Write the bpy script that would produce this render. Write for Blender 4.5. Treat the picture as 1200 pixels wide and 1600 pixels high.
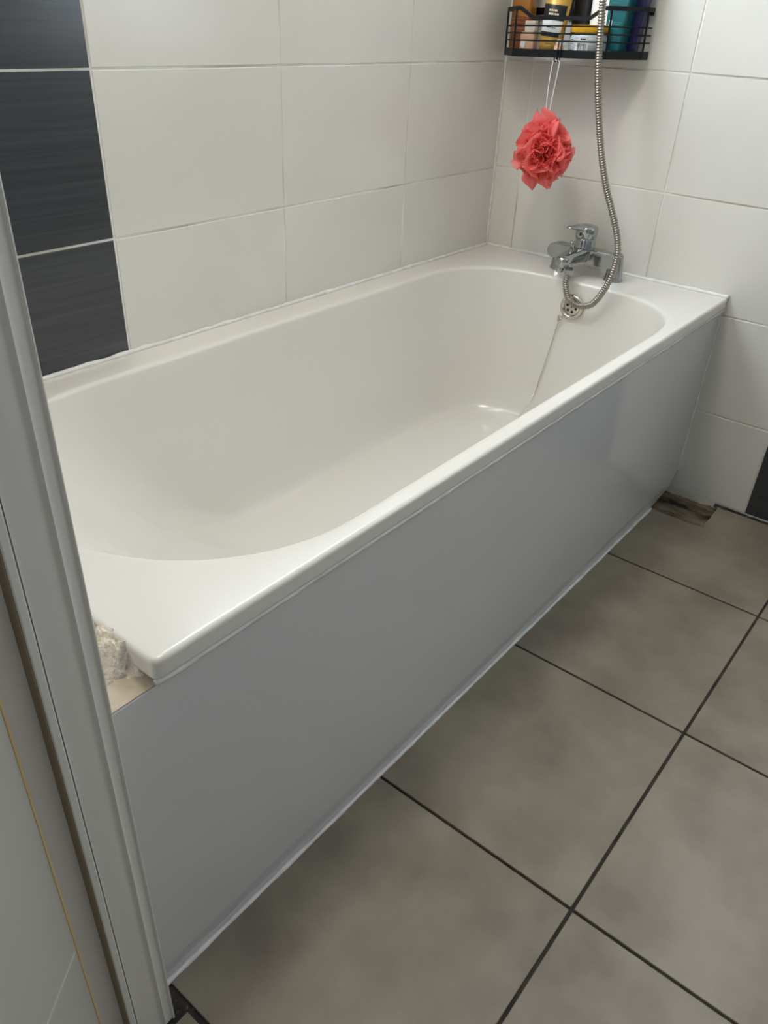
import bpy, bmesh, math, random
from mathutils import Vector, Matrix, noise

random.seed(7)
for o in list(bpy.data.objects):
    bpy.data.objects.remove(o)
S = bpy.context.scene
COL = S.collection
PI = math.pi

# ------------------------------------------------------------------ camera
cam_data = bpy.data.cameras.new('camera')
cam = bpy.data.objects.new('camera', cam_data)
COL.objects.link(cam)
right = Vector((-0.62928338, 0.77609109, 0.04104933))
down = Vector((0.39567395, 0.36539283, -0.84257356))
fwd = Vector((-0.66891296, -0.51397539, -0.53701466))
M = Matrix.Identity(4)
for i in range(3):
    M[i][0] = right[i]; M[i][1] = -down[i]; M[i][2] = -fwd[i]
M[0][3], M[1][3], M[2][3] = 1.97505, 1.19753, 1.07523
cam.matrix_world = M
cam_data.sensor_fit = 'VERTICAL'
cam_data.sensor_height = 24.0
cam_data.lens = 1220.65 / 1600.0 * 24.0
cam_data.clip_start = 0.02
S.camera = cam

# ------------------------------------------------------------------ light
world = bpy.data.worlds.new('world')
S.world = world
world.use_nodes = True
wbg = world.node_tree.nodes['Background']
wbg.inputs['Color'].default_value = (0.90, 0.93, 1.0, 1)
wbg.inputs['Strength'].default_value = 0.22

# daylight enters through two frosted windows (emissive panes built with the walls):
# a wide one high in the long wall over the bath, a dimmer one at the far end of the tap wall
WINDOW_LIGHT = 10.3
WINDOW_COLOR = (0.80, 0.90, 1.0, 1)
WINDOW_DIM = 3.0
FILL_AT = (1.25, 0.40)
lamp = bpy.data.lights.new('fill_light', 'AREA')  # warm fill, added to lift the back rim and long wall
lamp.shape = 'DISK'; lamp.size = 0.30; lamp.energy = 7.9; lamp.color = (1.0, 0.90, 0.73)
lamp_ob = bpy.data.objects.new('fill_light', lamp)
lamp_ob.location = (FILL_AT[0], FILL_AT[1], 2.278)
COL.objects.link(lamp_ob)

S.view_settings.view_transform = 'Standard'
S.view_settings.look = 'None'
S.view_settings.gamma = 1.0
S.view_settings.use_curve_mapping = False
S.view_settings.exposure = 0.0

# ------------------------------------------------------------------ materials
def new_mat(name):
    m = bpy.data.materials.new(name)
    m.use_nodes = True
    nt = m.node_tree
    return m, nt, nt.nodes['Principled BSDF']

def plain(name, col, rough=0.4, metal=0.0, coat=0.0, spec=0.5, **kw):
    m, nt, b = new_mat(name)
    b.inputs['Base Color'].default_value = (*col, 1)
    b.inputs['Roughness'].default_value = rough
    b.inputs['Metallic'].default_value = metal
    b.inputs['Coat Weight'].default_value = coat
    b.inputs['Specular IOR Level'].default_value = spec
    for k, v in kw.items():
        b.inputs[k.replace('_', ' ')].default_value = v
    return m

def noisy(name, c1, c2, scale, rough, detail=4, stretch=(1, 1, 1), lo=0.35, hi=0.65,
          bump=0.0, bump_scale=None, c3=None, rough2=None, spec=0.5, rand=0.0, dist=0.002):
    """colour from noise between two (or three) colours, with fine relief"""
    m, nt, b = new_mat(name)
    N, L = nt.nodes, nt.links
    tc = N.new('ShaderNodeTexCoord')
    mp = N.new('ShaderNodeMapping')
    mp.inputs['Scale'].default_value = stretch
    L.new(tc.outputs['Object'], mp.inputs['Vector'])
    vec = mp.outputs['Vector']
    if rand:
        oi = N.new('ShaderNodeObjectInfo')
        ad = N.new('ShaderNodeVectorMath'); ad.operation = 'ADD'
        ml = N.new('ShaderNodeMath'); ml.operation = 'MULTIPLY'; ml.inputs[1].default_value = 37.0
        L.new(oi.outputs['Random'], ml.inputs[0])
        L.new(vec, ad.inputs[0]); L.new(ml.outputs[0], ad.inputs[1])
        vec = ad.outputs[0]
    n = N.new('ShaderNodeTexNoise')
    n.inputs['Scale'].default_value = scale
    n.inputs['Detail'].default_value = detail
    L.new(vec, n.inputs['Vector'])
    r = N.new('ShaderNodeValToRGB')
    e = r.color_ramp.elements
    e[0].position = lo; e[0].color = (*c1, 1)
    e[1].position = hi; e[1].color = (*c2, 1)
    if c3:
        x = e.new((lo + hi) / 2); x.color = (*c3, 1)
    L.new(n.outputs['Fac'], r.inputs['Fac'])
    L.new(r.outputs['Color'], b.inputs['Base Color'])
    b.inputs['Roughness'].default_value = rough
    b.inputs['Specular IOR Level'].default_value = spec
    if rough2 is not None:
        mr = N.new('ShaderNodeMapRange')
        mr.inputs['To Min'].default_value = rough; mr.inputs['To Max'].default_value = rough2
        L.new(n.outputs['Fac'], mr.inputs['Value']); L.new(mr.outputs['Result'], b.inputs['Roughness'])
    if bump:
        n2 = N.new('ShaderNodeTexNoise')
        n2.inputs['Scale'].default_value = bump_scale or scale * 4
        n2.inputs['Detail'].default_value = 5
        L.new(vec, n2.inputs['Vector'])
        bp = N.new('ShaderNodeBump')
        bp.inputs['Strength'].default_value = bump
        bp.inputs['Distance'].default_value = dist
        L.new(n2.outputs['Fac'], bp.inputs['Height'])
        L.new(bp.outputs['Normal'], b.inputs['Normal'])
    return m

MAT = {}
MAT['tile_white'] = noisy('tile_white', (0.72, 0.70, 0.645), (0.765, 0.745, 0.69), 3.0, 0.22, bump=0.05, bump_scale=9, rand=1, spec=0.5, dist=0.004)
MAT['tile_dark'] = noisy('tile_dark', (0.026, 0.030, 0.034), (0.040, 0.045, 0.051), 30, 0.22, stretch=(0.12, 0.12, 6), rand=1, lo=0.3, hi=0.7, bump=0.04, bump_scale=40, dist=0.001, spec=0.75)
MAT['grout'] = noisy('wall_grout', (0.50, 0.455, 0.36), (0.82, 0.80, 0.75), 4, 0.8, lo=0.36, hi=0.56)
MAT['floor_tile'] = noisy('floor_tile', (0.208, 0.173, 0.132), (0.305, 0.260, 0.204), 8.5, 0.34, detail=9, lo=0.34, hi=0.66, bump=0.10, bump_scale=120, rand=1, rough2=0.48, c3=(0.258, 0.218, 0.168), spec=0.45, dist=0.001)
MAT['floor_grout'] = noisy('floor_grout', (0.018, 0.015, 0.012), (0.055, 0.046, 0.037), 30, 0.9, bump=0.4, bump_scale=200)
MAT['screed'] = noisy('screed', (0.012, 0.010, 0.008), (0.26, 0.205, 0.14), 9, 0.9, detail=8, stretch=(3.0, 1.0, 1), lo=0.36, hi=0.60, bump=0.8, bump_scale=60, c3=(0.15, 0.117, 0.078), dist=0.006)
MAT['acrylic'] = noisy('bath_acrylic', (0.745, 0.715, 0.66), (0.76, 0.73, 0.675), 1.5, 0.16, spec=0.5)
MAT['panel'] = plain('bath_panel_plastic', (0.64, 0.635, 0.62), 0.055, spec=0.5)
MAT['sealant'] = noisy('white_sealant', (0.72, 0.71, 0.67), (0.86, 0.85, 0.82), 40, 0.35, bump=0.3, bump_scale=60)
MAT['frame_paint'] = plain('frame_paint', (0.73, 0.71, 0.65), 0.28)
MAT['door_paint'] = noisy('door_paint', (0.60, 0.59, 0.515), (0.63, 0.62, 0.545), 2.0, 0.35)
MAT['bare_wood'] = noisy('bare_wood', (0.80, 0.58, 0.29), (0.92, 0.72, 0.42), 12, 0.6, stretch=(1, 1, 0.2))
MAT['rubber'] = plain('dark_gap', (0.01, 0.009, 0.008), 0.9)
MAT['brown_shade'] = plain('step_shade_brown', (0.25, 0.195, 0.13), 0.7)  # shade of the door gap put into the colour
MAT['plaster'] = noisy('crumbly_plaster', (0.26, 0.245, 0.23), (0.84, 0.76, 0.64), 24, 0.9, detail=9, lo=0.30, hi=0.45, bump=0.9, bump_scale=260, dist=0.004)
MAT['adhesive'] = noisy('beige_adhesive', (0.40, 0.33, 0.24), (0.58, 0.49, 0.37), 22, 0.6, bump=0.3, bump_scale=80)
MAT['paint_white'] = noisy('white_wall_paint', (0.72, 0.71, 0.69), (0.75, 0.74, 0.72), 3, 0.7)
MAT['paint_grey'] = noisy('grey_wall_paint', (0.33, 0.32, 0.30), (0.37, 0.36, 0.34), 3, 0.7)
MAT['chrome'] = noisy('chrome', (0.36, 0.375, 0.38), (0.44, 0.455, 0.46), 20, 0.12)
MAT['chrome'].node_tree.nodes['Principled BSDF'].inputs['Metallic'].default_value = 1
MAT['hose'] = plain('hose_steel', (0.33, 0.305, 0.265), 0.30, metal=1)
MAT['steel'] = plain('overflow_steel', (0.62, 0.58, 0.52), 0.22, metal=1)
MAT['hole'] = plain('hole_dark', (0.02, 0.017, 0.015), 0.8)
MAT['black_metal'] = plain('black_metal', (0.004, 0.0045, 0.006), 0.5, spec=0.22)
MAT['string'] = plain('white_string', (0.80, 0.78, 0.75), 0.8)
MAT['amber'] = noisy('amber_plastic', (0.24, 0.085, 0.012), (0.36, 0.15, 0.02), 8, 0.25)
MAT['rust_label'] = plain('rust_label', (0.20, 0.05, 0.014), 0.4)
MAT['peach'] = plain('peach_plastic', (0.62, 0.36, 0.23), 0.35)
MAT['beige_cap'] = plain('beige_cap', (0.62, 0.54, 0.44), 0.35)
MAT['gold'] = plain('gold_plastic', (0.60, 0.36, 0.085), 0.3, metal=0.45)
MAT['black_gloss'] = plain('black_plastic', (0.010, 0.010, 0.012), 0.3)
MAT['white_plastic'] = plain('white_plastic', (0.78, 0.78, 0.76), 0.35)
MAT['yellow'] = plain('yellow_lid', (0.80, 0.42, 0.008), 0.3)
MAT['silver_label'] = plain('silver_label', (0.58, 0.60, 0.62), 0.35)
MAT['teal'] = noisy('teal_plastic', (0.002, 0.085, 0.095), (0.004, 0.12, 0.13), 20, 0.3)
MAT['teal_print'] = plain('teal_print', (0.05, 0.22, 0.22), 0.4)
MAT['blue'] = plain('navy_plastic', (0.010, 0.008, 0.075), 0.3)
MAT['print_cream'] = plain('print_cream', (0.75, 0.60, 0.40), 0.5)
MAT['print_rust'] = plain('print_rust', (0.48, 0.24, 0.12), 0.5)
MAT['print_dark'] = plain('print_dark', (0.02, 0.02, 0.022), 0.5)
MAT['glass'] = plain('frosted_glass', (0.85, 0.90, 0.95), 0.5)
MAT['glass_dim'] = plain('frosted_glass_dim', (0.85, 0.90, 0.95), 0.5)
for k, col, st in (('glass', WINDOW_COLOR, WINDOW_LIGHT), ('glass_dim', WINDOW_COLOR, WINDOW_DIM)):
    b = MAT[k].node_tree.nodes['Principled BSDF']
    b.inputs['Emission Color'].default_value = col
    b.inputs['Emission Strength'].default_value = st

def net_mat():
    m, nt, b = new_mat('coral_net')
    N, L = nt.nodes, nt.links
    b.inputs['Base Color'].default_value = (1.0, 0.25, 0.235, 1)
    b.inputs['Roughness'].default_value = 0.5
    tl = N.new('ShaderNodeBsdfTranslucent'); tl.inputs['Color'].default_value = (1.0, 0.36, 0.33, 1)
    tr = N.new('ShaderNodeBsdfTransparent'); tr.inputs['Color'].default_value = (1, 0.8, 0.78, 1)
    m1 = N.new('ShaderNodeMixShader'); m1.inputs[0].default_value = 0.45
    m2 = N.new('ShaderNodeMixShader'); m2.inputs[0].default_value = 0.20
    L.new(b.outputs[0], m1.inputs[1]); L.new(tl.outputs[0], m1.inputs[2])
    L.new(m1.outputs[0], m2.inputs[1]); L.new(tr.outputs[0], m2.inputs[2])
    L.new(m2.outputs[0], N['Material Output'].inputs['Surface'])
    return m
MAT['net'] = net_mat()

# ------------------------------------------------------------------ helpers
def link(name, mesh, mat, parent=None, smooth=False, loc=None, rot=None):
    if mat and not mesh.materials:
        mesh.materials.append(MAT[mat])
    if smooth:
        for p in mesh.polygons:
            p.use_smooth = True
    o = bpy.data.objects.new(name, mesh)
    COL.objects.link(o)
    if parent is not None:
        o.parent = parent
    if loc is not None:
        o.location = loc
    if rot is not None:
        o.rotation_euler = rot
    return o

def mesh_of(verts, faces):
    me = bpy.data.meshes.new('mesh')
    me.from_pydata([tuple(v) for v in verts], [], faces)
    bm = bmesh.new(); bm.from_mesh(me)
    bmesh.ops.recalc_face_normals(bm, faces=bm.faces)
    bm.to_mesh(me); bm.free()
    me.update()
    return me

def box_mesh(a, b, bev=0.0, seg=1):
    bm = bmesh.new()
    bmesh.ops.create_cube(bm, size=1)
    for v in bm.verts:
        for i in range(3):
            v.co[i] = (a[i] + b[i]) / 2 + v.co[i] * (b[i] - a[i])
    if bev:
        bmesh.ops.bevel(bm, geom=list(bm.edges), offset=bev, segments=seg, profile=0.5, affect='EDGES')
    me = bpy.data.meshes.new('mesh')
    bm.to_mesh(me); bm.free()
    return me

def prism_mesh(pts, lo, hi, axis='z', bev=0.0, seg=1, bevel_caps=False):
    """extrude a 2D polygon; axis z: pts are (x,y); axis y: (x,z); axis x: (y,z)"""
    def P(p, h):
        return {'z': (p[0], p[1], h), 'y': (p[0], h, p[1]), 'x': (h, p[0], p[1])}[axis]
    n = len(pts)
    v = [P(p, lo) for p in pts] + [P(p, hi) for p in pts]
    f = [list(range(n)), list(range(n, 2 * n))] + [[i, (i + 1) % n, n + (i + 1) % n, n + i] for i in range(n)]
    me = mesh_of(v, f)
    if bev:
        bm = bmesh.new(); bm.from_mesh(me)
        ed = [e for e in bm.edges] if not bevel_caps else [e for e in bm.edges if any(len(q.verts) > 4 for q in e.link_faces)]
        bmesh.ops.bevel(bm, geom=ed, offset=bev, segments=seg, profile=0.5, affect='EDGES', clamp_overlap=True)
        bm.to_mesh(me); bm.free()
    return me

def lathe_mesh(prof, n=24, sx=1.0, sy=1.0):
    """prof list of (r,z)"""
    v, f = [], []
    for r, z in prof:
        for k in range(n):
            a = 2 * PI * k / n
            v.append((r * sx * math.cos(a), r * sy * math.sin(a), z))
    for i in range(len(prof) - 1):
        for k in range(n):
            f.append([i * n + k, i * n + (k + 1) % n, (i + 1) * n + (k + 1) % n, (i + 1) * n + k])
    f.append(list(range(n)))
    f.append(list(range((len(prof) - 1) * n, len(prof) * n)))
    return mesh_of(v, f)

def frames(path):
    ts = []
    for i in range(len(path)):
        a = path[max(i - 1, 0)]; b = path[min(i + 1, len(path) - 1)]
        ts.append((b - a).normalized())
    up = Vector((0, 0, 1)) if abs(ts[0].z) < 0.9 else Vector((1, 0, 0))
    u = (up - ts[0] * up.dot(ts[0])).normalized()
    out = []
    for t in ts:
        u = (u - t * u.dot(t)).normalized()
        out.append((t, u, t.cross(u)))
    return out

def tube_mesh(path, radius, n=8, closed=False, flat=None):
    """radius: number or function of index"""
    path = [Vector(p) for p in path]
    fr = frames(path)
    v, f = [], []
    for i, p in enumerate(path):
        t, u, w = fr[i]
        r = radius(i) if callable(radius) else radius
        for k in range(n):
            a = 2 * PI * k / n
            v.append(p + u * (r * math.cos(a)) + w * (r * math.sin(a)))
    m = len(path)
    for i in range(m - 1):
        for k in range(n):
            f.append([i * n + k, i * n + (k + 1) % n, (i + 1) * n + (k + 1) % n, (i + 1) * n + k])
    f.append(list(range(n))[::-1]); f.append(list(range((m - 1) * n, m * n)))
    return mesh_of(v, f)

def catmull(pts, per=8):
    pts = [Vector(p) for p in pts]
    out = []
    for i in range(len(pts) - 1):
        p0 = pts[max(i - 1, 0)]; p1 = pts[i]; p2 = pts[i + 1]; p3 = pts[min(i + 2, len(pts) - 1)]
        for k in range(per):
            t = k / per
            out.append(0.5 * ((2 * p1) + (p2 - p0) * t + (2 * p0 - 5 * p1 + 4 * p2 - p3) * t * t + (3 * p1 - p0 - 3 * p2 + p3) * t ** 3))
    out.append(pts[-1])
    return out

def resample(path, step):
    out = [path[0].copy()]; acc = 0.0
    for a, b in zip(path[:-1], path[1:]):
        L = (b - a).length
        d = step - acc
        while d <= L and L > 0:
            out.append(a + (b - a) * (d / L)); d += step
        acc = (acc + L) % step if L else acc
    return out

def struct(o):
    o['kind'] = 'structure'
    return o

def thing(name, label, cat, loc=(0, 0, 0), rot=None, group=None):
    o = bpy.data.objects.new(name, None)
    o.empty_display_size = 0.05
    COL.objects.link(o)
    o.location = loc
    if rot:
        o.rotation_euler = rot
    return tag(o, label, cat, group)

def tag(o, label, cat, group=None):
    o['label'] = label; o['category'] = cat
    if group:
        o['group'] = group
    return o

# ------------------------------------------------------------------ room shell
XN = 1.735          # inner face of the door wall
YR = 2.20           # inner face of the wall opposite the bath
ZC = 2.32           # ceiling height
WIN = (1.16, 2.17, 0.93, 2.02)       # window in the tap wall: y0, y1, z0, z1
WINL = (0.22, 1.16, 1.2375, 2.02)      # window in the long wall: x0, x1, z0, z1
J = 0.0019          # half joint

def boxes_mesh(boxes):
    V, F = [], []
    for (x0, x1), (y0, y1), (z0, z1) in boxes:
        if min(x1 - x0, y1 - y0, z1 - z0) < 1e-4:
            continue
        k = len(V)
        for z in (z0, z1):
            V += [(x0, y0, z), (x1, y0, z), (x1, y1, z), (x0, y1, z)]
        F += [[k, k + 1, k + 2, k + 3], [k + 4, k + 5, k + 6, k + 7]] + [[k + i, k + (i + 1) % 4, k + 4 + (i + 1) % 4, k + 4 + i] for i in range(4)]
    return mesh_of(V, F)
def wall_with_hole(a0, a1, d0, d1, hole, axis='x'):
    h0, h1, z0, z1 = hole
    R = [((a0, h0), (-0.1, ZC)), ((h1, a1), (-0.1, ZC)), ((h0, h1), (-0.1, z0)), ((h0, h1), (z1, ZC))]
    return boxes_mesh([((d0, d1), a, z) if axis == 'x' else (a, (d0, d1), z) for a, z in R])
def cut(a, b, z0, z1, hole):
    """pieces of a tile that remain around a window opening"""
    if not (a < hole[1] and b > hole[0] and z0 < hole[3] and z1 > hole[2]):
        return [(a, b, z0, z1)]
    out = []
    if a < hole[0]: out.append((a, hole[0], z0, z1))
    if b > hole[1]: out.append((hole[1], b, z0, z1))
    ca, cb = max(a, hole[0]), min(b, hole[1])
    if z0 < hole[2]: out.append((ca, cb, z0, hole[2]))
    if z1 > hole[3]: out.append((ca, cb, hole[3], z1))
    return [p for p in out if p[1] - p[0] > 0.006 and p[3] - p[2] > 0.006]
wall_left = struct(link('wall_left', wall_with_hole(-0.10, XN + 0.08, -0.10, -0.0014, WINL, 'y'), 'grout'))
wall_back = struct(link('wall_back', wall_with_hole(0.0, YR, -0.10, -0.0014, WIN), 'grout'))
wall_right = struct(link('wall_right', box_mesh((-0.10, YR, -0.10), (XN + 0.08, YR + 0.1, ZC)), 'paint_grey'))
wall_front = struct(link('wall_front', wall_with_hole(0.0, YR, XN, 1.805, (0.704, 1.76, -0.1, 2.04)), 'paint_white'))
ceiling = struct(link('ceiling', box_mesh((-0.10, -0.10, ZC), (XN + 0.08, YR + 0.1, ZC + 0.06)), 'paint_white'))

tile_cache = {}
def tile_mesh(w, h, d, axis, mat):
    key = (round(w, 4), round(h, 4), axis, mat)
    if key not in tile_cache:
        if axis == 'y':
            me = box_mesh((0, -d, 0), (w, 0, h), 0.0008)
        else:
            me = box_mesh((-d, 0, 0), (0, w, h), 0.0008)
        me.materials.append(MAT[mat])
        tile_cache[key] = me
    return tile_cache[key]

# long wall: rows of 25 cm, columns of 40 cm, one dark column near the door
rows_long = [0.487 + 0.25 * i for i in range(8)]
cols_long = [(0.0, 0.3978, 'tile_white'), (0.3978, 0.7978, 'tile_white'), (0.7978, 1.1978, 'tile_white'),
             (1.1978, 1.5978, 'tile_dark'), (1.5978, XN, 'tile_white')]
for z in rows_long:
    z1 = min(z + 0.25, ZC)
    for a, b, m in cols_long:
        for (pa, pb, p0, p1) in cut(a, b, z, z1, WINL):
            jy = random.uniform(-0.0004, 0.0002)
            link('wall_tile', tile_mesh(pb - pa - 2 * J, p1 - p0 - 2 * J, 0.006, 'y', m), None, wall_left, loc=(pa + J, jy, p0 + J))
# tap wall
rows_tap = [-0.008 + 0.25 * i for i in range(10)]
cols_tap = [(0.0, 0.0806, 'tile_white'), (0.0806, 0.4783, 'tile_white'), (0.4783, 0.876, 'tile_white'),
            (0.876, 1.2737, 'tile_dark'), (1.2737, 1.6714, 'tile_white'), (1.6714, 2.0691, 'tile_white'), (2.0691, YR, 'tile_white')]
for z in rows_tap:
    z0 = max(z, 0.004); z1 = min(z + 0.25, ZC)
    for a, b, m in cols_tap:
        if b < 0.5 and z < 0.4:
            continue            # behind the bath
        for (pa, pb, p0, p1) in cut(a, b, z0, z1, WIN):
            jx = random.uniform(-0.0004, 0.0002)
            link('wall_tile', tile_mesh(pb - pa - 2 * J, p1 - p0 - 2 * J, 0.006, 'x', m), None, wall_back, loc=(jx, pa + J, p0 + J))

# windows (both outside the picture)
def window(name, label, hole, axis, glass):
    w = struct(bpy.data.objects.new(name, None)); COL.objects.link(w); w['label'] = label
    a0, a1, z0, z1 = hole; f = 0.035
    R = [((a0, a0 + f), (z0, z1)), ((a1 - f, a1), (z0, z1)), ((a0 + f, a1 - f), (z0, z0 + f)), ((a0 + f, a1 - f), (z1 - f, z1))]
    link('window_frame', boxes_mesh([((-0.07, -0.02), a, z) if axis == 'x' else (a, (-0.07, -0.02), z) for a, z in R]), 'white_plastic', w)
    p = ((a0 + f, a1 - f), (-0.050, -0.044), (z0 + f, z1 - f))
    link('pane', boxes_mesh([(p[1], p[0], p[2])] if axis == 'x' else [p]), glass, w)
window('window_1', 'frosted window high in the tiled wall over the bathtub', WINL, 'y', 'glass')
window('window_2', 'small frosted window in the tap wall', WIN, 'x', 'glass_dim')

# ------------------------------------------------------------------ floor
HX, HY0, HY1 = 0.140, 0.60, 0.815            # broken tile corner by the tap wall
def slab(rects, z0, z1):
    V, F = [], []
    for a, b, c, d in rects:
        k = len(V)
        for z in (z0, z1):
            V += [(a, c, z), (b, c, z), (b, d, z), (a, d, z)]
        F += [[k, k + 1, k + 2, k + 3], [k + 4, k + 5, k + 6, k + 7]] + [[k + i, k + (i + 1) % 4, k + 4 + (i + 1) % 4, k + 4 + i] for i in range(4)]
    return mesh_of(V, F)
floor = struct(link('floor', slab([(0.0, 2.75, HY1, YR), (HX, 2.75, 0.0, HY1), (0.0, HX, 0.0, HY0)], -0.08, -0.0035), 'floor_grout'))
# exposed screed in the broken corner: uneven, stained
V, F = [], []
nx, ny = 30, 40
for i in range(nx + 1):
    for j in range(ny + 1):
        x = -0.004 + (HX + 0.01) * i / nx; y = HY0 + (HY1 - HY0 + 0.006) * j / ny
        z = -0.013 + 0.006 * noise.noise(Vector((x * 22, y * 40, 1))) + 0.003 * noise.noise(Vector((x * 90, y * 90, 5)))
        V.append((x, y, z))
for i in range(nx):
    for j in range(ny):
        k = i * (ny + 1) + j
        F.append([k, k + 1, k + ny + 2, k + ny + 1])
link('screed_patch', mesh_of(V, F), 'screed', floor, smooth=True)

FT = 0.4345; FX0 = 0.41; FY0 = 1.0383; G = 0.0026
xs = [0.009] + [FX0 + i * FT for i in range(0, 6)]
ys = [0.6038, FY0, FY0 + FT, FY0 + 2 * FT, FY0 + 3 * FT]
for i in range(len(xs) - 1):
    for j in range(len(ys) - 1):
        x0 = xs[i] + (G if i else 0); x1 = xs[i + 1] - G
        y0, y1 = ys[j] + G, min(ys[j + 1] - G, YR - 0.003)
        if y1 - y0 < 0.02 or x0 > 2.6:
            continue
        if i == 4:
            x0 += 0.004           # wide gap at the door sill
            if j == 0: y0 = 0.7265
        if i == 5 and j == 0:
            y0 = 0.73
        if i == 0 and j == 0:
            pts = [(HX + 0.001, y0), (x1, y0), (x1, y1), (x0, y1), (x0, 0.808), (0.016, 0.813), (0.05, 0.8135), (0.083, 0.8155),
                   (0.105, 0.8145), (0.120, 0.816), (0.1365, 0.8175), (0.1385, 0.795), (0.1415, 0.772), (0.139, 0.752),
                   (0.1405, 0.735), (0.1425, 0.71), (0.141, 0.69)]
            me = prism_mesh(pts, -0.0105, 0.0)
            link('floor_tile', me, 'floor_tile', floor)
        else:
            me = box_mesh((0, 0, -0.0105), (x1 - x0, y1 - y0, 0), 0.0008)
            link('floor_tile', me, 'floor_tile', floor, loc=(x0, y0, 0))

# dirt and crumbs in the sill joint beside the door frame
def lump_mesh(x0, x1, y0, y1, nx, ny, hf):
    V, F = [], []
    for i in range(nx + 1):
        for j in range(ny + 1):
            x = x0 + (x1 - x0) * i / nx; y = y0 + (y1 - y0) * j / ny
            V.append((x, y, hf(x, y)))
    for i in range(nx):
        for j in range(ny):
            k = i * (ny + 1) + j
            F.append([k, k + 1, k + ny + 2, k + ny + 1])
    return mesh_of(V, F)
d = link('sill_dirt', lump_mesh(1.7085, 1.745, 0.695, 0.745, 24, 30, lambda x, y: -0.006 + 0.006 * noise.noise(Vector((x * 160, y * 160, 3)))), 'screed', floor, smooth=True)
d['kind'] = 'stuff'
d = link('joint_dirt', lump_mesh(-0.001, 0.013, 0.80, YR - 0.005, 6, 260, lambda x, y: -0.0015 + 0.0045 * noise.noise(Vector((x * 130, y * 60, 8))) + (0.003 if x < 0.004 else 0.0)), 'floor_grout', floor)
d['kind'] = 'stuff'

# ------------------------------------------------------------------ bathtub
H = 0.5365
XB, YB = 1.668, 0.690          # outer size of the rim
X0B, Y0B = 0.001, 0.001
cxr, cyr = (XB + X0B) / 2, (YB + Y0B) / 2

NA = 240
def outer(t, inset, rad):
    """rounded rectangle sampled by perimeter parameter t (0..1); starts mid front side, towards +x"""
    x0, x1, y0, y1 = X0B + inset, XB - inset, Y0B + inset, YB - inset
    r = max(rad - inset, 0.002)
    a = t * 2 * PI
    dx, dy = math.cos(a), math.sin(a)
    # superellipse-like direction ray against rounded rectangle
    hx, hy = (x1 - x0) / 2, (y1 - y0) / 2
    cx, cy = (x0 + x1) / 2, (y0 + y1) / 2
    s = min(hx / abs(dx) if abs(dx) > 1e-9 else 1e9, hy / abs(dy) if abs(dy) > 1e-9 else 1e9)
    px, py = dx * s, dy * s
    ex, ey = hx - r, hy - r
    if abs(px) > ex and abs(py) > ey:
        # intersect ray with the corner circle
        ox, oy = math.copysign(ex, px), math.copysign(ey, py)
        b = dx * ox + dy * oy
        c = ox * ox + oy * oy - r * r
        q = b + math.sqrt(max(b * b - c, 0))
        px, py = dx * q, dy * q
    return cx + px, cy + py

IYC, IHW = 0.365, 0.2945
ISX, IEX = 0.42, 1.33
def inner_pt(a, grow=0.0, sx=ISX, ex=IEX, ra=0.265, rb=0.285, hw=IHW, na=3.0, nb=2.1, yc=IYC):
    """opening outline as seen along angle a from its middle: stadium with a blunt tap end and an oval backrest end"""
    mx = (sx + ex) / 2
    dx, dy = math.cos(a), math.sin(a)
    lo, hi = 0.0, 2.0
    def inside(s):
        x, y = mx + dx * s, dy * s
        if abs(y) >= hw + grow: return False
        if x < sx:
            return (abs(x - sx) / (ra + grow)) ** na + (abs(y) / (hw + grow)) ** na < 1
        if x > ex:
            return (abs(x - ex) / (rb + grow)) ** nb + (abs(y) / (hw + grow)) ** nb < 1
        return True
    for _ in range(40):
        m = (lo + hi) / 2
        if inside(m): lo = m
        else: hi = m
    return mx + dx * lo, yc + dy * lo

# non-uniform angles so that corners and ends are well sampled
def angle_list():
    base = [inner_pt(2 * PI * k / 720) for k in range(720)]
    acc = [0.0]
    for k in range(720):
        a, b = base[k], base[(k + 1) % 720]
        acc.append(acc[-1] + math.hypot(a[0] - b[0], a[1] - b[1]))
    tot = acc[-1]
    out, j = [], 0
    for k in range(NA):
        w = tot * k / NA
        while acc[j + 1] < w: j += 1
        out.append(2 * PI * (j + (w - acc[j]) / max(acc[j + 1] - acc[j], 1e-9)) / 720)
    return out
ANG = angle_list()
corner = [math.atan2(sy * (YB - Y0B) / 2, sx * (XB - X0B) / 2) % (2 * PI) for sx in (1, -1) for sy in (1, -1)]
for c in corner:
    ANG += [c + d for d in (-0.045, -0.03, -0.02, -0.012, -0.006, 0, 0.006, 0.012, 0.02, 0.03, 0.045)]
ANG = sorted(set(round(a, 5) for a in ANG))
NA = len(ANG)

rings = []
CR = 0.010
def oring(inset, z):
    rings.append([(*outer(a / (2 * PI), inset, CR), z) for a in ANG])
oring(0.012, 0.500)
oring(0.004, 0.5085)
oring(0.0, 0.512)
oring(0.0, 0.515)
oring(0.0, H - 0.008)
oring(0.0, H - 0.006)
for k in range(1, 6):
    q = k / 5 * PI / 2
    oring(0.006 * (1 - math.cos(q)), H - 0.006 + 0.006 * math.sin(q))
# flat rim to the opening
O2 = rings[-1]
I0 = [inner_pt(a, 0.006) for a in ANG]
for f_ in (0.03, 0.06, 0.35, 0.7, 0.95):
    rings.append([(o[0] + (i[0] - o[0]) * f_, o[1] + (i[1] - o[1]) * f_, H - 0.0006 * f_) for o, i in zip(O2, I0)])
rings.append([(x, y, H - 0.0008) for x, y in I0])
for k in range(1, 5):
    q = k / 4 * PI / 2
    rings.append([(*inner_pt(a, 0.006 - 0.0075 * math.sin(q)), H - 0.0008 - 0.0075 * (1 - math.cos(q))) for a in ANG])
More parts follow.
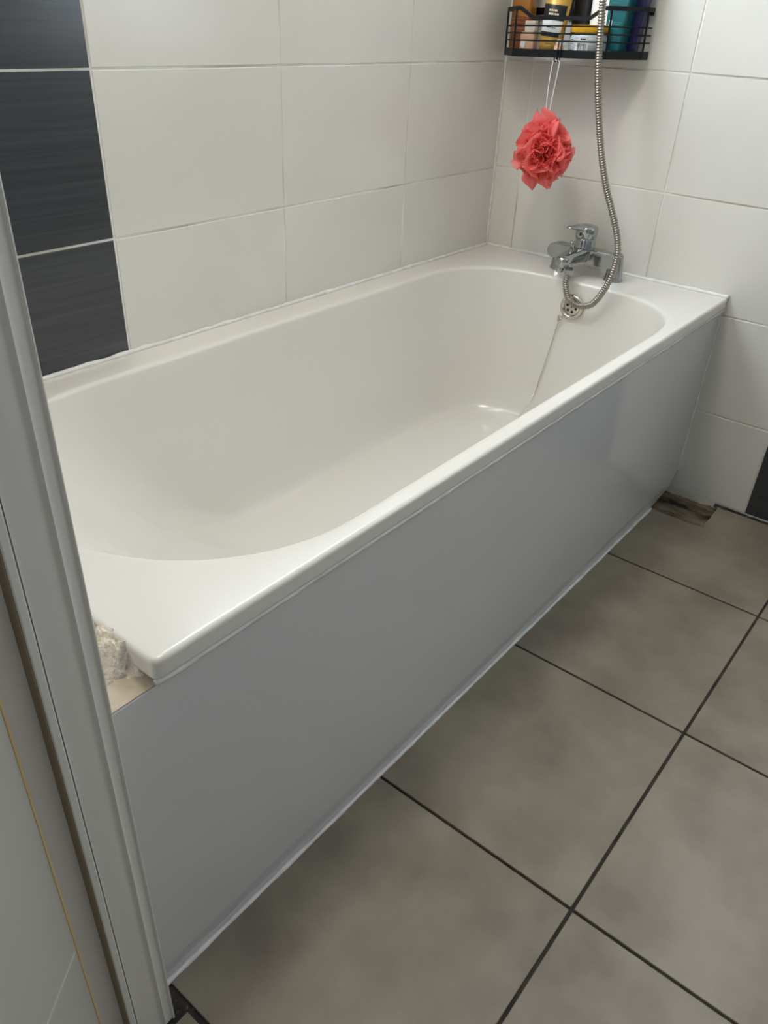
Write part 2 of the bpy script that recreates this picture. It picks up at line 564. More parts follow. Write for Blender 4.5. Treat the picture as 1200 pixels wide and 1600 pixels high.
# bowl
ZB = 0.168
top = rings[-1]
bot = [inner_pt(a, 0.0, sx=0.37, ex=1.00, ra=0.11, rb=0.085, hw=0.228, na=2.8, nb=2.6, yc=0.365) for a in ANG]
zt = H - 0.0083
def bez(t, p0, p1, p2, p3):
    u = 1 - t
    return u ** 3 * p0 + 3 * u * u * t * p1 + 3 * u * t * t * p2 + t ** 3 * p3
NB = 26
for k in range(1, NB + 1):
    t = k / NB
    ring = []
    for (x, y, z), (bx, by) in zip(top, bot):
        w = max(0.0, min(1.0, (x - 1.28) / 0.25))        # backrest end slopes more evenly
        h1 = 0.22 + 0.12 * w; h2 = 0.36 + 0.24 * w
        d1 = 0.55 - 0.15 * w; d2 = 1.0
        hf = bez(t, 0, h1, h2, 1); df = bez(t, 0, d1, d2, 1)
        ring.append((x + (bx - x) * hf, y + (by - y) * hf, zt + (ZB - zt) * df))
    rings.append(ring)
for f_ in (0.5, 0.85):
    rings.append([(bx + (0.70 - bx) * f_, by + (0.365 - by) * f_, ZB - 0.004 * f_) for bx, by in bot])
V = [p for r in rings for p in r]
F = []
for i in range(len(rings) - 1):
    for k in range(NA):
        F.append([i * NA + k, i * NA + (k + 1) % NA, (i + 1) * NA + (k + 1) % NA, (i + 1) * NA + k])
F.append([(len(rings) - 1) * NA + k for k in range(NA)])
tub = thing('bathtub', 'white acrylic bathtub with a rounded inside set against the tiled wall', 'bathtub')
shell_mesh = mesh_of(V, F)
link('shell', shell_mesh, 'acrylic', tub, smooth=True)

# drain in the bottom of the tub
dr = link('drain', lathe_mesh([(0.0, 0.0), (0.034, 0.0), (0.036, 0.0015), (0.034, 0.003), (0.024, 0.003), (0.022, 0.0), (0.0, -0.001)], 28), 'steel', tub, smooth=True, loc=(0.34, 0.365, ZB - 0.0012))

# overflow on the tap end
def bowl_x(zq, yq):
    """x of the tap-end inner wall at height zq near yq, from the built rings"""
    best = None
    for i in range(len(rings) - NB - 2, len(rings) - 2):
        k = min((k for k in range(NA) if rings[i][k][0] < 0.6), key=lambda k: abs(rings[i][k][1] - yq))
        p = rings[i][k]; q = rings[i + 1][k]
        if p[2] >= zq >= q[2]:
            f_ = (p[2] - zq) / (p[2] - q[2])
            return p[0] + (q[0] - p[0]) * f_, math.atan2(q[0] - p[0], p[2] - q[2])
    return 0.18, 0.1
OFZ, OFY = 0.476, 0.369
ofx, slope = bowl_x(OFZ, OFY)
ov = thing('overflow_cover', 'round steel overflow cover with holes under the tap', 'overflow cover', (ofx + 0.0005, OFY, OFZ), (0, PI / 2 - slope, 0))
link('ring', lathe_mesh([(0.021, 0.0), (0.031, 0.0), (0.0315, 0.004), (0.029, 0.0085), (0.025, 0.0100), (0.0225, 0.0085), (0.0215, 0.003)], 36), 'steel', ov, smooth=True)
link('face', lathe_mesh([(0.0, 0.001), (0.0222, 0.001), (0.0222, 0.0035), (0.020, 0.0042), (0.0, 0.0050)], 36), 'steel', ov, smooth=True)
for k in range(6):
    a = 2 * PI * k / 6 + 0.3
    link('hole', lathe_mesh([(0.0, 0.0036), (0.0036, 0.0036), (0.0036, 0.0052), (0.0, 0.0052)], 14), 'hole', ov, loc=(0.0125 * math.cos(a), 0.0125 * math.sin(a), 0))
link('screw', lathe_mesh([(0.0, 0.003), (0.002, 0.003), (0.002, 0.0058), (0.0, 0.006)], 10), 'hole', ov)

# plug chain hanging from the overflow
ch = thing('plug_chain', 'thin plug cord hanging from the overflow cover into the bath', 'plug chain', (ofx, OFY, OFZ))
def loc_(p): return Vector(p) - Vector((ofx, OFY, OFZ))
c0 = Vector((ofx + 0.014, OFY - 0.020, OFZ - 0.026))
pts = [c0, c0 + Vector((0.004, -0.006, -0.012))]
for zq in (0.44, 0.40, 0.36, 0.32, 0.28, 0.24):
    bx, _ = bowl_x(zq, 0.33)
    pts.append(Vector((bx + 0.006, 0.344 - (0.45 - zq) * 0.10, zq)))
pts += [Vector((0.285, 0.325, ZB + 0.022)), Vector((0.32, 0.34, ZB + 0.012)), Vector((0.34, 0.365, ZB + 0.018))]
link('cord', tube_mesh([loc_(p) for p in catmull(pts, 5)], 0.0013, 6), 'steel', ch, smooth=True)
link('link_ring', tube_mesh([loc_(c0 + Vector((0.0, -0.002, -0.004))) + Vector((0, 0.0055 * math.cos(a), 0.0055 * math.sin(a))) for a in [2 * PI * k / 16 for k in range(17)]], 0.0016, 6), 'steel', ch, smooth=True)
link('plug', lathe_mesh([(0.0, 0.003), (0.022, 0.003), (0.0235, 0.008), (0.021, 0.012), (0.006, 0.014), (0.004, 0.019), (0.0, 0.019)], 24), 'steel', ch, smooth=True, loc=loc_((0.34, 0.365, ZB - 0.001)))

# ------------------------------------------------------------------ bath panel
PY = 0.6815
nc = [(0.0025, 0.058), (0.010, 0.056), (0.017, 0.048), (0.020, 0.036), (0.021, 0.020)]   # cut corner by the wall
ZF = 0.040
pts = [(1.7345, ZF), (1.7345, 0.498), (0.0025, 0.503)] + nc[:3] + [(0.0195, ZF)]
panel = link('front_panel', prism_mesh(pts, PY - 0.008, PY, 'y', 0.0012, 2, bevel_caps=True), 'panel', tub)
panel['label'] = 'glossy white plastic panel closing the front of the bathtub'
# lower strip leans in slightly towards the floor
V = []
lo_pts = [(1.7345, 0.0015), (1.7345, ZF), (0.0195, ZF), (0.021, 0.018), (0.145, 0.0015)]
for dy in (0, -0.008):
    for x, z in lo_pts:
        V.append((x, PY - 0.0008 - 0.0035 * (ZF - z) / ZF + dy, z))
n_ = len(lo_pts)
F = [list(range(n_)), list(range(n_, 2 * n_))] + [[i, (i + 1) % n_, n_ + (i + 1) % n_, n_ + i] for i in range(n_)]
link('plinth_strip', mesh_of(V, F), 'panel', panel)

# ------------------------------------------------------------------ sealant beads
def bead_path(p0, p1, step=0.006, jit=0.0008, seed=0):
    p0, p1 = Vector(p0), Vector(p1)
    n = max(2, int((p1 - p0).length / step))
    out = []
    for i in range(n + 1):
        p = p0.lerp(p1, i / n)
        q = p * 25 + Vector((seed * 7.1, 0, 0))
        out.append(p + Vector((noise.noise(q), noise.noise(q + Vector((9, 3, 1))), noise.noise(q + Vector((2, 8, 5))))) * jit)
    return out
def bead(n, p0, p1, r, jit=0.0008, rj=0.25, seed=0):
    path = bead_path(p0, p1, 0.006, jit, seed)
    rad = lambda i: r * (1 + rj * noise.noise(Vector((i * 0.23, seed * 3.3, 0))) + rj * 0.6 * noise.noise(Vector((i * 0.9, seed * 5.3, 4))))
    return struct(link('trim_%d' % n, tube_mesh(path, rad, 8), 'sealant', smooth=True))
bead(1, (0.004, 0.0035, H + 0.0015), (1.66, 0.0035, H + 0.0015), 0.0048, 0.0010, 0.35, 1)
bead(2, (0.0035, 0.004, H + 0.0015), (0.0035, 0.690, H + 0.0015), 0.0052, 0.0009, 0.3, 2)
bead(3, (0.0015, 0.0015, H), (0.0015, 0.0015, ZC - 0.002), 0.0030, 0.0004, 0.2, 3)
bead(4, (0.002, PY + 0.001, 0.060), (0.002, PY + 0.001, 0.535), 0.0024, 0.0006, 0.3, 4)
bead(5, (0.144, PY - 0.0015, 0.0015), (1.7335, PY - 0.0015, 0.0015), 0.0036, 0.0007, 0.25, 5)
bead(6, (0.004, PY + 0.0030, 0.5065), (1.666, PY + 0.0030, 0.5055), 0.0042, 0.0008, 0.35, 6)

# ------------------------------------------------------------------ plaster at the open end of the bath
def plaster_h(x, y):
    side = max(0.0, min(1.0, (x - 1.667) / 0.068))
    y0 = 0.673 - 0.022 * side + 0.004 * noise.noise(Vector((x * 90, 3.0, 1.0)))
    f_ = max(0.0, min(1.0, (y0 - y) / (0.036 + 0.05 * side)))
    f_ = f_ * f_ * (3 - 2 * f_)
    h = 0.494 + (0.039 - 0.014 * side) * f_
    n1 = noise.noise(Vector((x * 55 + y * 30, y * 38, 2.0))) * 0.0070
    n2 = noise.turbulence(Vector((x * 150, y * 110, 7.0)), 5, True) * 0.0080
    n3 = abs(noise.noise(Vector((x * 60 - y * 75, y * 120, 11.0)))) * 0.0110
    return h + (n1 + n2 - n3) * (0.12 + 0.88 * f_)
pl = thing('plaster_lump', 'crumbly cream plaster filling the gap between bathtub end and door frame', 'plaster')
link('crumbly_fill', lump_mesh(1.6640, 1.7348, 0.40, 0.674, 64, 230, plaster_h), 'plaster', pl)
link('core', box_mesh((1.6685, 0.40, 0.38), (1.7345, 0.660, 0.488)), 'plaster', pl)
link('adhesive_ledge', lump_mesh(1.652, 1.7346, 0.650, 0.6808, 40, 14, lambda x, y: 0.5000 + 0.0035 * max(0, (0.672 - y) / 0.022) + 0.0012 * noise.noise(Vector((x * 60, y * 60, 9)))), 'adhesive', pl, smooth=True)

# ------------------------------------------------------------------ door frame and door leaf
df = struct(thing('door_1', 'off-white painted door frame post in the left foreground', 'door frame'))
del df['category']
prof = [(1.7365, 0.690), (1.7333, 0.7150), (1.7335, 0.7185), (1.7342, 0.7199), (1.7352, 0.7203), (1.7362, 0.7198)]
for k in range(26):
    x = 1.7372 + (1.7792 - 1.7372) * k / 25
    bead_ = 0.0034 * math.exp(-((x - 1.7490) / 0.0021) ** 2)
    prof.append((x, 0.7188 - 0.0006 * math.cos((x - 1.7372) / 0.042 * 2 * PI) + bead_))
prof += [(1.7800, 0.7185), (1.7800, 0.690)]
post_mesh = prism_mesh(prof, 0.0, 2.02)
link('post', post_mesh, 'frame_paint', df, smooth=True)
post_mesh.set_sharp_from_angle(angle=0.7)
link('seal_strip', prism_mesh([(1.7800, 0.690), (1.7800, 0.7165), (1.7815, 0.7165), (1.7815, 0.690)], 0.0, 2.02), 'rubber', df)
link('stop_bead', prism_mesh([(1.7815, 0.690), (1.7815, 0.7195), (1.7830, 0.7202), (1.7880, 0.7200), (1.7890, 0.7192), (1.7890, 0.690)], 0.0, 2.02), 'frame_paint', df)
link('stop_side', box_mesh((1.7890, 0.690, 0.0), (1.7905, 0.7188, 2.02)), 'brown_shade', df)  # step face coloured brown to stand for the shade beside the stop
link('rebate', prism_mesh([(1.7905, 0.690), (1.7905, 0.7055), (1.8128, 0.7048), (1.8130, 0.690)], 0.0, 2.02), 'frame_paint', df)
link('head', box_mesh((1.7365, 0.704, 2.02), (1.8125, 1.76, 2.04)), 'frame_paint', df)
link('post', box_mesh((1.7365, 1.745, 0.0), (1.8125, 1.76, 2.02), 0.002), 'frame_paint', df)

ddir = Vector((0.811, 0.585, 0)); dn = Vector((-0.585, 0.811, 0))
hp = Vector((1.8132, 0.7052, 0))
leaf = struct(thing('door_2', 'grey painted door leaf swung open at the left edge', 'door', (hp.x, hp.y, 0.012), (0, 0, math.atan2(ddir.y, ddir.x))))
del leaf['category']
link('panel', box_mesh((0.0030, -0.040, 0), (0.40, 0.0, 1.985), 0.001), 'door_paint', leaf)
link('bare_edge', box_mesh((0.0, -0.040, 0), (0.0030, 0.0004, 1.985)), 'bare_wood', leaf)
LINE_Z = 0.246
link('moulding_line', box_mesh((0.006, 0.0, LINE_Z), (0.39, 0.0012, LINE_Z + 0.0022)), 'frame_paint', leaf)

# ------------------------------------------------------------------ added fill lamp (above the picture)
lp = thing('fill_lamp', 'unseen round fill lamp added above the bathtub', 'lamp', (FILL_AT[0], FILL_AT[1], ZC))
link('base', lathe_mesh([(0.0, -0.03), (0.17, -0.03), (0.18, -0.02), (0.18, 0.0), (0.0, 0.0)], 40), 'white_plastic', lp)
link('fill_diffuser', lathe_mesh([(0.0, -0.036), (0.15, -0.036), (0.165, -0.030), (0.0, -0.030)], 40), 'white_plastic', lp)

# ------------------------------------------------------------------ bath mixer tap
TZ = H - 0.0006
TX, TY = 0.080, 0.347
tap = thing('mixer_tap', 'chrome bath mixer tap with lever standing on the end of the bathtub rim', 'tap', (TX, TY, TZ))
for s in (-1, 1):
    leg = link('leg', lathe_mesh([(0.0, 0.0), (0.0235, 0.0), (0.0235, 0.003), (0.0215, 0.006), (0.0165, 0.052), (0.0155, 0.062), (0.012, 0.066), (0.0, 0.067)], 28), 'chrome', tap, smooth=True, loc=(-0.006, s * 0.076, 0))
# cross body: flat lobes
def lobe(sgn):
    """flat wing with an oval front face, from the middle out to one leg"""
    prof = []
    for k in range(13):
        a = -PI / 2 + PI * k / 12
        prof.append((sgn * (0.078 + 0.017 * math.cos(a)), 0.0465 + 0.0185 * math.sin(a)))
    prof = [(0.0, 0.031)] + prof + [(0.0, 0.068)]
    V, F = [], []
    n = len(prof)
    for xx, sc in ((-0.018, 0.86), (-0.013, 1.0), (0.014, 1.0), (0.0185, 0.90)):
        for y, z in prof:
            V.append((xx - 0.0015 * abs(y) / 0.09, y * (1 if abs(y) < 0.01 else (1 - (1 - sc) * 0.2)), 0.0485 + (z - 0.0485) * sc))
    for i in range(3):
        for k in range(n):
            F.append([i * n + k, i * n + (k + 1) % n, (i + 1) * n + (k + 1) % n, (i + 1) * n + k])
    F.append(list(range(n))); F.append(list(range(3 * n, 4 * n)))
    return mesh_of(V, F)
for s in (-1, 1):
    link('wing', lobe(s), 'chrome', tap, loc=(0, -0.012, 0))
# spout towards the bath
sp_dir = Vector((0.995, -0.10, 0)); sp_n = Vector((0.10, 0.995, 0))
V, F = [], []
secs = [(0.000, 0.024, 0.032, 0.069), (0.035, 0.0195, 0.038, 0.068), (0.065, 0.0180, 0.037, 0.066), (0.092, 0.0180, 0.033, 0.062), (0.108, 0.0155, 0.0325, 0.060), (0.115, 0.010, 0.0345, 0.057)]
NS = 16
for d_, w_, z0, z1 in secs:
    for k in range(NS):
        a = 2 * PI * k / NS
        c, s_ = math.cos(a), math.sin(a)
        ex = math.copysign(abs(c) ** 0.55, c); ez = math.copysign(abs(s_) ** 0.55, s_)
        p = sp_dir * d_ + sp_n * (w_ * ex)
        V.append((p.x, p.y, (z0 + z1) / 2 + (z1 - z0) / 2 * ez))
for i in range(len(secs) - 1):
    for k in range(NS):
        F.append([i * NS + k, i * NS + (k + 1) % NS, (i + 1) * NS + (k + 1) % NS, (i + 1) * NS + k])
F.append(list(range(NS))); F.append(list(range((len(secs) - 1) * NS, len(secs) * NS)))
link('spout', mesh_of(V, F), 'chrome', tap, smooth=True, loc=(0, -0.007, 0))
ap = sp_dir * 0.100 - sp_n * 0.004
link('aerator', lathe_mesh([(0.0, 0.022), (0.009, 0.022), (0.0105, 0.024), (0.0115, 0.029), (0.0115, 0.036), (0.0, 0.036)], 24), 'chrome', tap, smooth=True, loc=(ap.x, ap.y - 0.007, 0))
kp = sp_dir * 0.066
link('diverter_knob', lathe_mesh([(0.0, 0.060), (0.0055, 0.060), (0.0055, 0.066), (0.0040, 0.068), (0.0045, 0.074), (0.0068, 0.077), (0.0068, 0.088), (0.0058, 0.090), (0.0, 0.090)], 18), 'chrome', tap, smooth=True, loc=(kp.x, kp.y - 0.008, 0))
# central column and lever cap
link('column', lathe_mesh([(0.0, 0.050), (0.0265, 0.050), (0.0265, 0.060), (0.0250, 0.086), (0.0240, 0.090), (0.0, 0.090)], 32), 'chrome', tap, smooth=True, loc=(0, -0.012, 0))
cap = link('lever_cap', lathe_mesh([(0.0, 0.0895), (0.0252, 0.0895), (0.0268, 0.092), (0.0268, 0.112), (0.0250, 0.117), (0.018, 0.1195), (0.0, 0.1205)], 32), 'chrome', tap, smooth=True, loc=(0, -0.012, 0))
ldir = Vector((0.80, -0.60, 0)); ln = Vector((0.60, 0.80, 0))
V, F = [], []
secs = [(0.000, 0.022, 0.108, 0.121), (0.020, 0.019, 0.109, 0.121), (0.034, 0.013, 0.110, 0.119), (0.048, 0.009, 0.111, 0.1175), (0.055, 0.0055, 0.112, 0.1165)]
for d_, w_, z0, z1 in secs:
    for k in range(NS):
        a = 2 * PI * k / NS
        c, s_ = math.cos(a), math.sin(a)
        p = ldir * d_ + ln * (w_ * math.copysign(abs(c) ** 0.6, c))
        V.append((p.x, p.y, (z0 + z1) / 2 + (z1 - z0) / 2 * math.copysign(abs(s_) ** 0.6, s_)))
for i in range(len(secs) - 1):
    for k in range(NS):
        F.append([i * NS + k, i * NS + (k + 1) % NS, (i + 1) * NS + (k + 1) % NS, (i + 1) * NS + k])
F.append(list(range(NS))); F.append(list(range((len(secs) - 1) * NS, len(secs) * NS)))
link('lever', mesh_of(V, F), 'chrome', tap, smooth=True, loc=(0, -0.012, 0))
dot = link('marker_dot', lathe_mesh([(0.0, 0.0), (0.0038, 0.0), (0.0038, 0.0012), (0.0, 0.0015)], 14), 'hole', tap)
dd = Vector((0.93, -0.1, 0)).normalized()
dot.location = dd * 0.0266 + Vector((0, -0.012, 0.101)); dot.rotation_euler = dd.to_track_quat('Z', 'Y').to_euler()

# ------------------------------------------------------------------ shower hose
np_ = Vector((0.180, 0.3505, TZ + 0.016))
hose = thing('shower_hose', 'ribbed steel shower hose looping from the tap up past the caddy', 'shower hose', (np_.x, np_.y, np_.z + 0.02))
hb = Vector((np_.x, np_.y, np_.z + 0.02))
pts = [np_ + Vector((0, 0, 0.006)), (0.186, 0.3515, 0.533), (0.190, 0.3655, 0.5045), (0.190, 0.379, 0.4945), (0.190, 0.399, 0.491), (0.190, 0.431, 0.5035), (0.190, 0.4555, 0.545),
       (0.187, 0.4665, 0.587), (0.180, 0.4655, 0.630), (0.172, 0.4505, 0.670), (0.164, 0.425, 0.715), (0.158, 0.397, 0.764),
       (0.152, 0.3655, 0.841), (0.154, 0.3395, 0.942), (0.156, 0.327, 1.015), (0.158, 0.321, 1.074), (0.158, 0.316, 1.120),
       (0.158, 0.309, 1.20), (0.150, 0.300, 1.35), (0.128, 0.292, 1.52), (0.095, 0.288, 1.66), (0.062, 0.286, 1.74)]
path = resample(catmull(pts, 14), 0.0011)
hr = lambda i: (0.0052, 0.0071, 0.0080, 0.0080, 0.0070)[i % 5]
link('ribbed_tube', tube_mesh([p - hb for p in path], hr, 10), 'hose', hose, smooth=True)
link('nut', lathe_mesh([(0.0, 0.0), (0.0085, 0.0), (0.0105, 0.003), (0.0105, 0.013), (0.0095, 0.017), (0.0, 0.017)], 8), 'chrome', hose, loc=np_ - hb + Vector((0, 0, 0.003)))
e_ = path[-1] - hb
link('end_nut', lathe_mesh([(0.0, -0.01), (0.011, -0.01), (0.0125, 0.0), (0.014, 0.03), (0.0, 0.03)], 16), 'chrome', hose, smooth=True, loc=e_, rot=(0, -0.45, 0))
link('wall_socket', lathe_mesh([(0.0, 0.0), (0.026, 0.0), (0.026, 0.006), (0.014, 0.012), (0.012, 0.055), (0.0, 0.055)], 20), 'chrome', hose, smooth=True, loc=Vector((0.001, 0.285, 1.765)) - hb, rot=(0, PI / 2, 0))

# ------------------------------------------------------------------ shower caddy on the tap wall
CZ = 1.0075
TILT = 0.027
caddy = thing('shower_caddy', 'black metal wire shower caddy hung on the tap wall near the corner', 'caddy', (0.0, 0.215, CZ), (TILT, 0, 0))
# plan outline (x, y relative to caddy)
hexa = [(0.012, -0.196), (0.040, -0.196), (0.132, -0.118), (0.132, 0.116), (0.040, 0.160), (0.012, 0.160)]
openp = [Vector((x, y, 0)) for x, y in hexa]
def wall_band(path, z0s, h, th):
    """flat upright band along an open plan path; z0s: bottom height at each point"""
    V, F = [], []
    n = len(path)
    for i, p in enumerate(path):
        a = path[max(i - 1, 0)]; b = path[min(i + 1, n - 1)]
        t = Vector((b.x - a.x, b.y - a.y, 0)).normalized(); nn = Vector((t.y, -t.x, 0)) * (th / 2)
        z = z0s[i]
        V += [(p.x - nn.x, p.y - nn.y, z), (p.x + nn.x, p.y + nn.y, z), (p.x + nn.x, p.y + nn.y, z + h), (p.x - nn.x, p.y - nn.y, z + h)]
    for i in range(n - 1):
        for k in range(4):
            F.append([i * 4 + k, i * 4 + (k + 1) % 4, (i + 1) * 4 + (k + 1) % 4, (i + 1) * 4 + k])
    F.append([0, 1, 2, 3]); F.append([(n - 1) * 4 + k for k in range(4)])
    return mesh_of(V, F)
link('tray_rim', wall_band(openp, [0.0] * 6, 0.016, 0.004), 'black_metal', caddy)
link('tray_floor', prism_mesh([(x, y) for x, y in hexa], 0.001, 0.005), 'black_metal', caddy)
for z in (0.0325, 0.047, 0.0615):
    link('wire', tube_mesh([p + Vector((0, 0, z)) for p in openp], 0.0016, 6), 'black_metal', caddy)
rail = [Vector((0.012, -0.196, 0)), Vector((0.040, -0.196, 0)), Vector((0.132, -0.118, 0)), Vector((0.132, -0.107, 0)), Vector((0.132, -0.075, 0)), Vector((0.132, -0.066, 0)),
        Vector((0.132, 0.060, 0)), Vector((0.132, 0.069, 0)), Vector((0.132, 0.098, 0)), Vector((0.132, 0.116, 0)), Vector((0.040, 0.160, 0)), Vector((0.012, 0.160, 0))]
rz = [0.091, 0.091, 0.091, 0.091, 0.0735, 0.0725, 0.0725, 0.0735, 0.091, 0.091, 0.091, 0.091]
link('top_rail', wall_band(rail, rz, 0.0085, 0.004), 'black_metal', caddy)
for x, y in ((0.132, -0.118), (0.132, 0.116), (0.040, 0.160), (0.040, -0.196)):
    link('post', tube_mesh([(x, y, 0.0), (x, y, 0.092)], 0.0022, 6), 'black_metal', caddy)
link('back_rail', box_mesh((0.010, -0.196, 0.085), (0.014, 0.160, 0.100)), 'black_metal', caddy)
link('mount_plate', box_mesh((0.0015, -0.055, 0.075), (0.010, 0.045, 0.135), 0.002), 'black_metal', caddy)
# double hook on the lower front
hk = Vector((0.1345, 0.004, 0))
for dy in (-0.004, 0.004):
    q = [hk + Vector((0, dy, 0.034)), hk + Vector((0.002, dy, 0.012)), hk + Vector((0.004, dy, -0.004)), hk + Vector((0.009, dy, -0.0075)), hk + Vector((0.013, dy, -0.003)), hk + Vector((0.013, dy, 0.004))]
    link('hook', tube_mesh(catmull(q, 4), 0.0013, 6), 'black_metal', caddy, smooth=True)

# ------------------------------------------------------------------ bath puff
PC = Vector((0.150, 0.2205, 0.815))
puff = thing('bath_puff', 'coral pink mesh bath puff hanging from the caddy hook', 'bath puff', PC)
rnd = random.Random(11)
def ruffle(seed, R, amp, kk):
    r_ = random.Random(seed)
    a = Vector((r_.gauss(0, 1), r_.gauss(0, 1), r_.gauss(0, 1))).normalized()
    b = a.orthogonal().normalized()
    b.rotate(Matrix.Rotation(r_.uniform(0, 2 * PI), 3, a))
    n = a.cross(b)
    NU, NV = 220, 6
    V, F = [], []
    ph = r_.uniform(0, 6.28); ph2 = r_.uniform(0, 6.28)
    lat = r_.uniform(-0.55, 0.55)
    for i in range(NU):
        th = 2 * PI * i / NU
        for j in range(NV + 1):
            v = j / NV
            rr = R * (0.20 + 0.80 * v)
            rr *= 1 + 0.10 * math.sin(3 * th + ph2) * v + 0.06 * math.sin(7 * th + ph) * v
            w = amp * (v ** 1.2)
            off = lat + w * (math.sin(kk * th + ph) + 0.5 * math.sin((kk * 1.7) * th + ph2 + 1.5 * v))
            sw = 0.32 * w * math.cos(kk * th * 2 + ph2)
            t2 = th + sw
            d_ = (a * math.cos(t2) + b * math.sin(t2)) + n * off
            d_.normalize()
            p = d_ * rr
            V.append(p)
    for i in range(NU):
        for j in range(NV):
            k0 = i * (NV + 1) + j; k1 = ((i + 1) % NU) * (NV + 1) + j
            F.append([k0, k1, k1 + 1, k0 + 1])
    return V, F
V, F = [], []
for s in range(19):
    v_, f_ = ruffle(100 + s, rnd.uniform(0.056, 0.071), rnd.uniform(0.26, 0.42), rnd.choice((8, 10, 11, 13, 15)))
    k = len(V)
    V += v_; F += [[i + k for i in q] for q in f_]
# tuft pulled up by the string, and a couple of loose ends below
def tuft(base, tip, w, seed):
    r_ = random.Random(seed)
    V, F = [], []
    ax = tip - base
    s1 = ax.orthogonal().normalized(); s1.rotate(Matrix.Rotation(r_.uniform(0, 6.28), 3, ax.normalized())); s2 = ax.normalized().cross(s1)
    NU, NV = 36, 6
    for i in range(NU):
        th = 2 * PI * i / NU
        for j in range(NV + 1):
            v = j / NV
            q = w * math.sin(PI * (0.12 + 0.80 * v)) * (1 + 0.35 * math.sin(3 * th + seed) + 0.2 * math.sin(5 * th))
            V.append(base + ax * (v * (1 + 0.12 * math.sin(2 * th + seed))) + s1 * (q * math.cos(th)) + s2 * (q * 0.5 * math.sin(th)))
    for i in range(NU):
        for j in range(NV):
            k0 = i * (NV + 1) + j; k1 = ((i + 1) % NU) * (NV + 1) + j
            F.append([k0, k1, k1 + 1, k0 + 1])
    return V, F
for base, tip, w, sd in ((Vector((0, -0.004, 0.035)), Vector((0.012, -0.016, 0.086)), 0.026, 1), (Vector((0, 0.01, 0.035)), Vector((0.01, 0.034, 0.070)), 0.026, 2),
                         (Vector((0.02, 0.02, -0.04)), Vector((0.02, 0.036, -0.074)), 0.018, 3), (Vector((0.02, -0.015, -0.04)), Vector((0.025, -0.004, -0.080)), 0.020, 4)):
    v_, f_ = tuft(base, tip, w, sd)
    k = len(V)
    V += v_; F += [[i + k for i in q] for q in f_]
link('ruffled_net', mesh_of(V, F), 'net', puff, smooth=True)
hang = Vector((0.145, 0.2195, CZ - 0.0065)) - PC
s0 = Vector((0.0, -0.002, 0.060))
lp_ = [s0 + Vector((0, -0.003, 0)), hang.lerp(s0, 0.5) + Vector((0, -0.009, 0)), hang + Vector((0, -0.009, -0.008)), hang + Vector((0, -0.0045, 0.0012)), hang + Vector((0, 0.004, 0.0012)), hang + Vector((0, 0.0085, -0.006)),
       hang.lerp(s0, 0.5) + Vector((0, 0.005, 0)), s0 + Vector((0, 0.003, 0))]
link('string', tube_mesh(catmull(lp_, 6), 0.0012, 6), 'string', puff, smooth=True)

# ------------------------------------------------------------------ bottles and jars in the caddy
def cz(y):
    return CZ + (y - 0.215) * math.tan(TILT) + 0.0058
def rbox(w, d, h, bev=0.004):
    return box_mesh((-d / 2, -w / 2, 0), (d / 2, w / 2, h), bev, 3)
def text_bars(parent, rows, x, width, mat, h=0.0016, seed=1, y0=None):
    """illegible small print: rows of short strokes, one mesh"""
    r_ = random.Random(seed)
    V, F = [], []
    for z, wfrac in rows:
        y = -width / 2 if y0 is None else y0
        end = y + width * wfrac
        while y < end:
            w = r_.uniform(0.0018, 0.0055)
            k = len(V)
            V += [(x, y, z), (x, min(y + w, end), z), (x, min(y + w, end), z + h), (x, y, z + h)]
            F.append([k, k + 1, k + 2, k + 3])
            y += w + 0.0012
    o = link('small_print', mesh_of(V, F), mat, parent)
    o['kind'] = 'stuff'
    return o

# amber bottle with a rust label
y = 0.067
t = thing('amber_bottle', 'tall amber bottle with a rust brown label at the left end of the caddy', 'bottle', (0.048, y, cz(y)), (TILT, 0, 0.0), 'bottles in the shower caddy')
link('body', rbox(0.052, 0.036, 0.165, 0.008), 'amber', t, smooth=False)
lb = link('label', rbox(0.0528, 0.0368, 0.078, 0.0082), 'rust_label', t, loc=(0, 0, 0.004))
text_bars(t, [(0.070, 0.75), (0.063, 0.6), (0.054, 0.5), (0.050, 0.8), (0.046, 0.45), (0.041, 0.65), (0.012, 0.4)], 0.0188, 0.044, 'print_rust', 0.0013, 3)
link('cap', lathe_mesh([(0.0, 0.165), (0.014, 0.165), (0.014, 0.19), (0.0, 0.19)], 18), 'black_gloss', t)
# little peach bottle
y = 0.1165
t = thing('peach_bottle', 'small peach bottle with a beige cap in front of the amber bottle', 'bottle', (0.100, y, cz(y)), (TILT, 0, 0.1), 'bottles in the shower caddy')
link('body', rbox(0.036, 0.024, 0.044, 0.005), 'peach', t)
link('cap', rbox(0.026, 0.018, 0.022, 0.002), 'beige_cap', t, loc=(0, 0.004, 0.0435))
em = link('emblem', lathe_mesh([(0.0, 0.0), (0.0062, 0.0), (0.0062, 0.0008), (0.0, 0.0010)], 18, 1.35, 1.0), 'white_plastic', t, loc=(0.0122, -0.008, 0.020), rot=(0, PI / 2, 0))
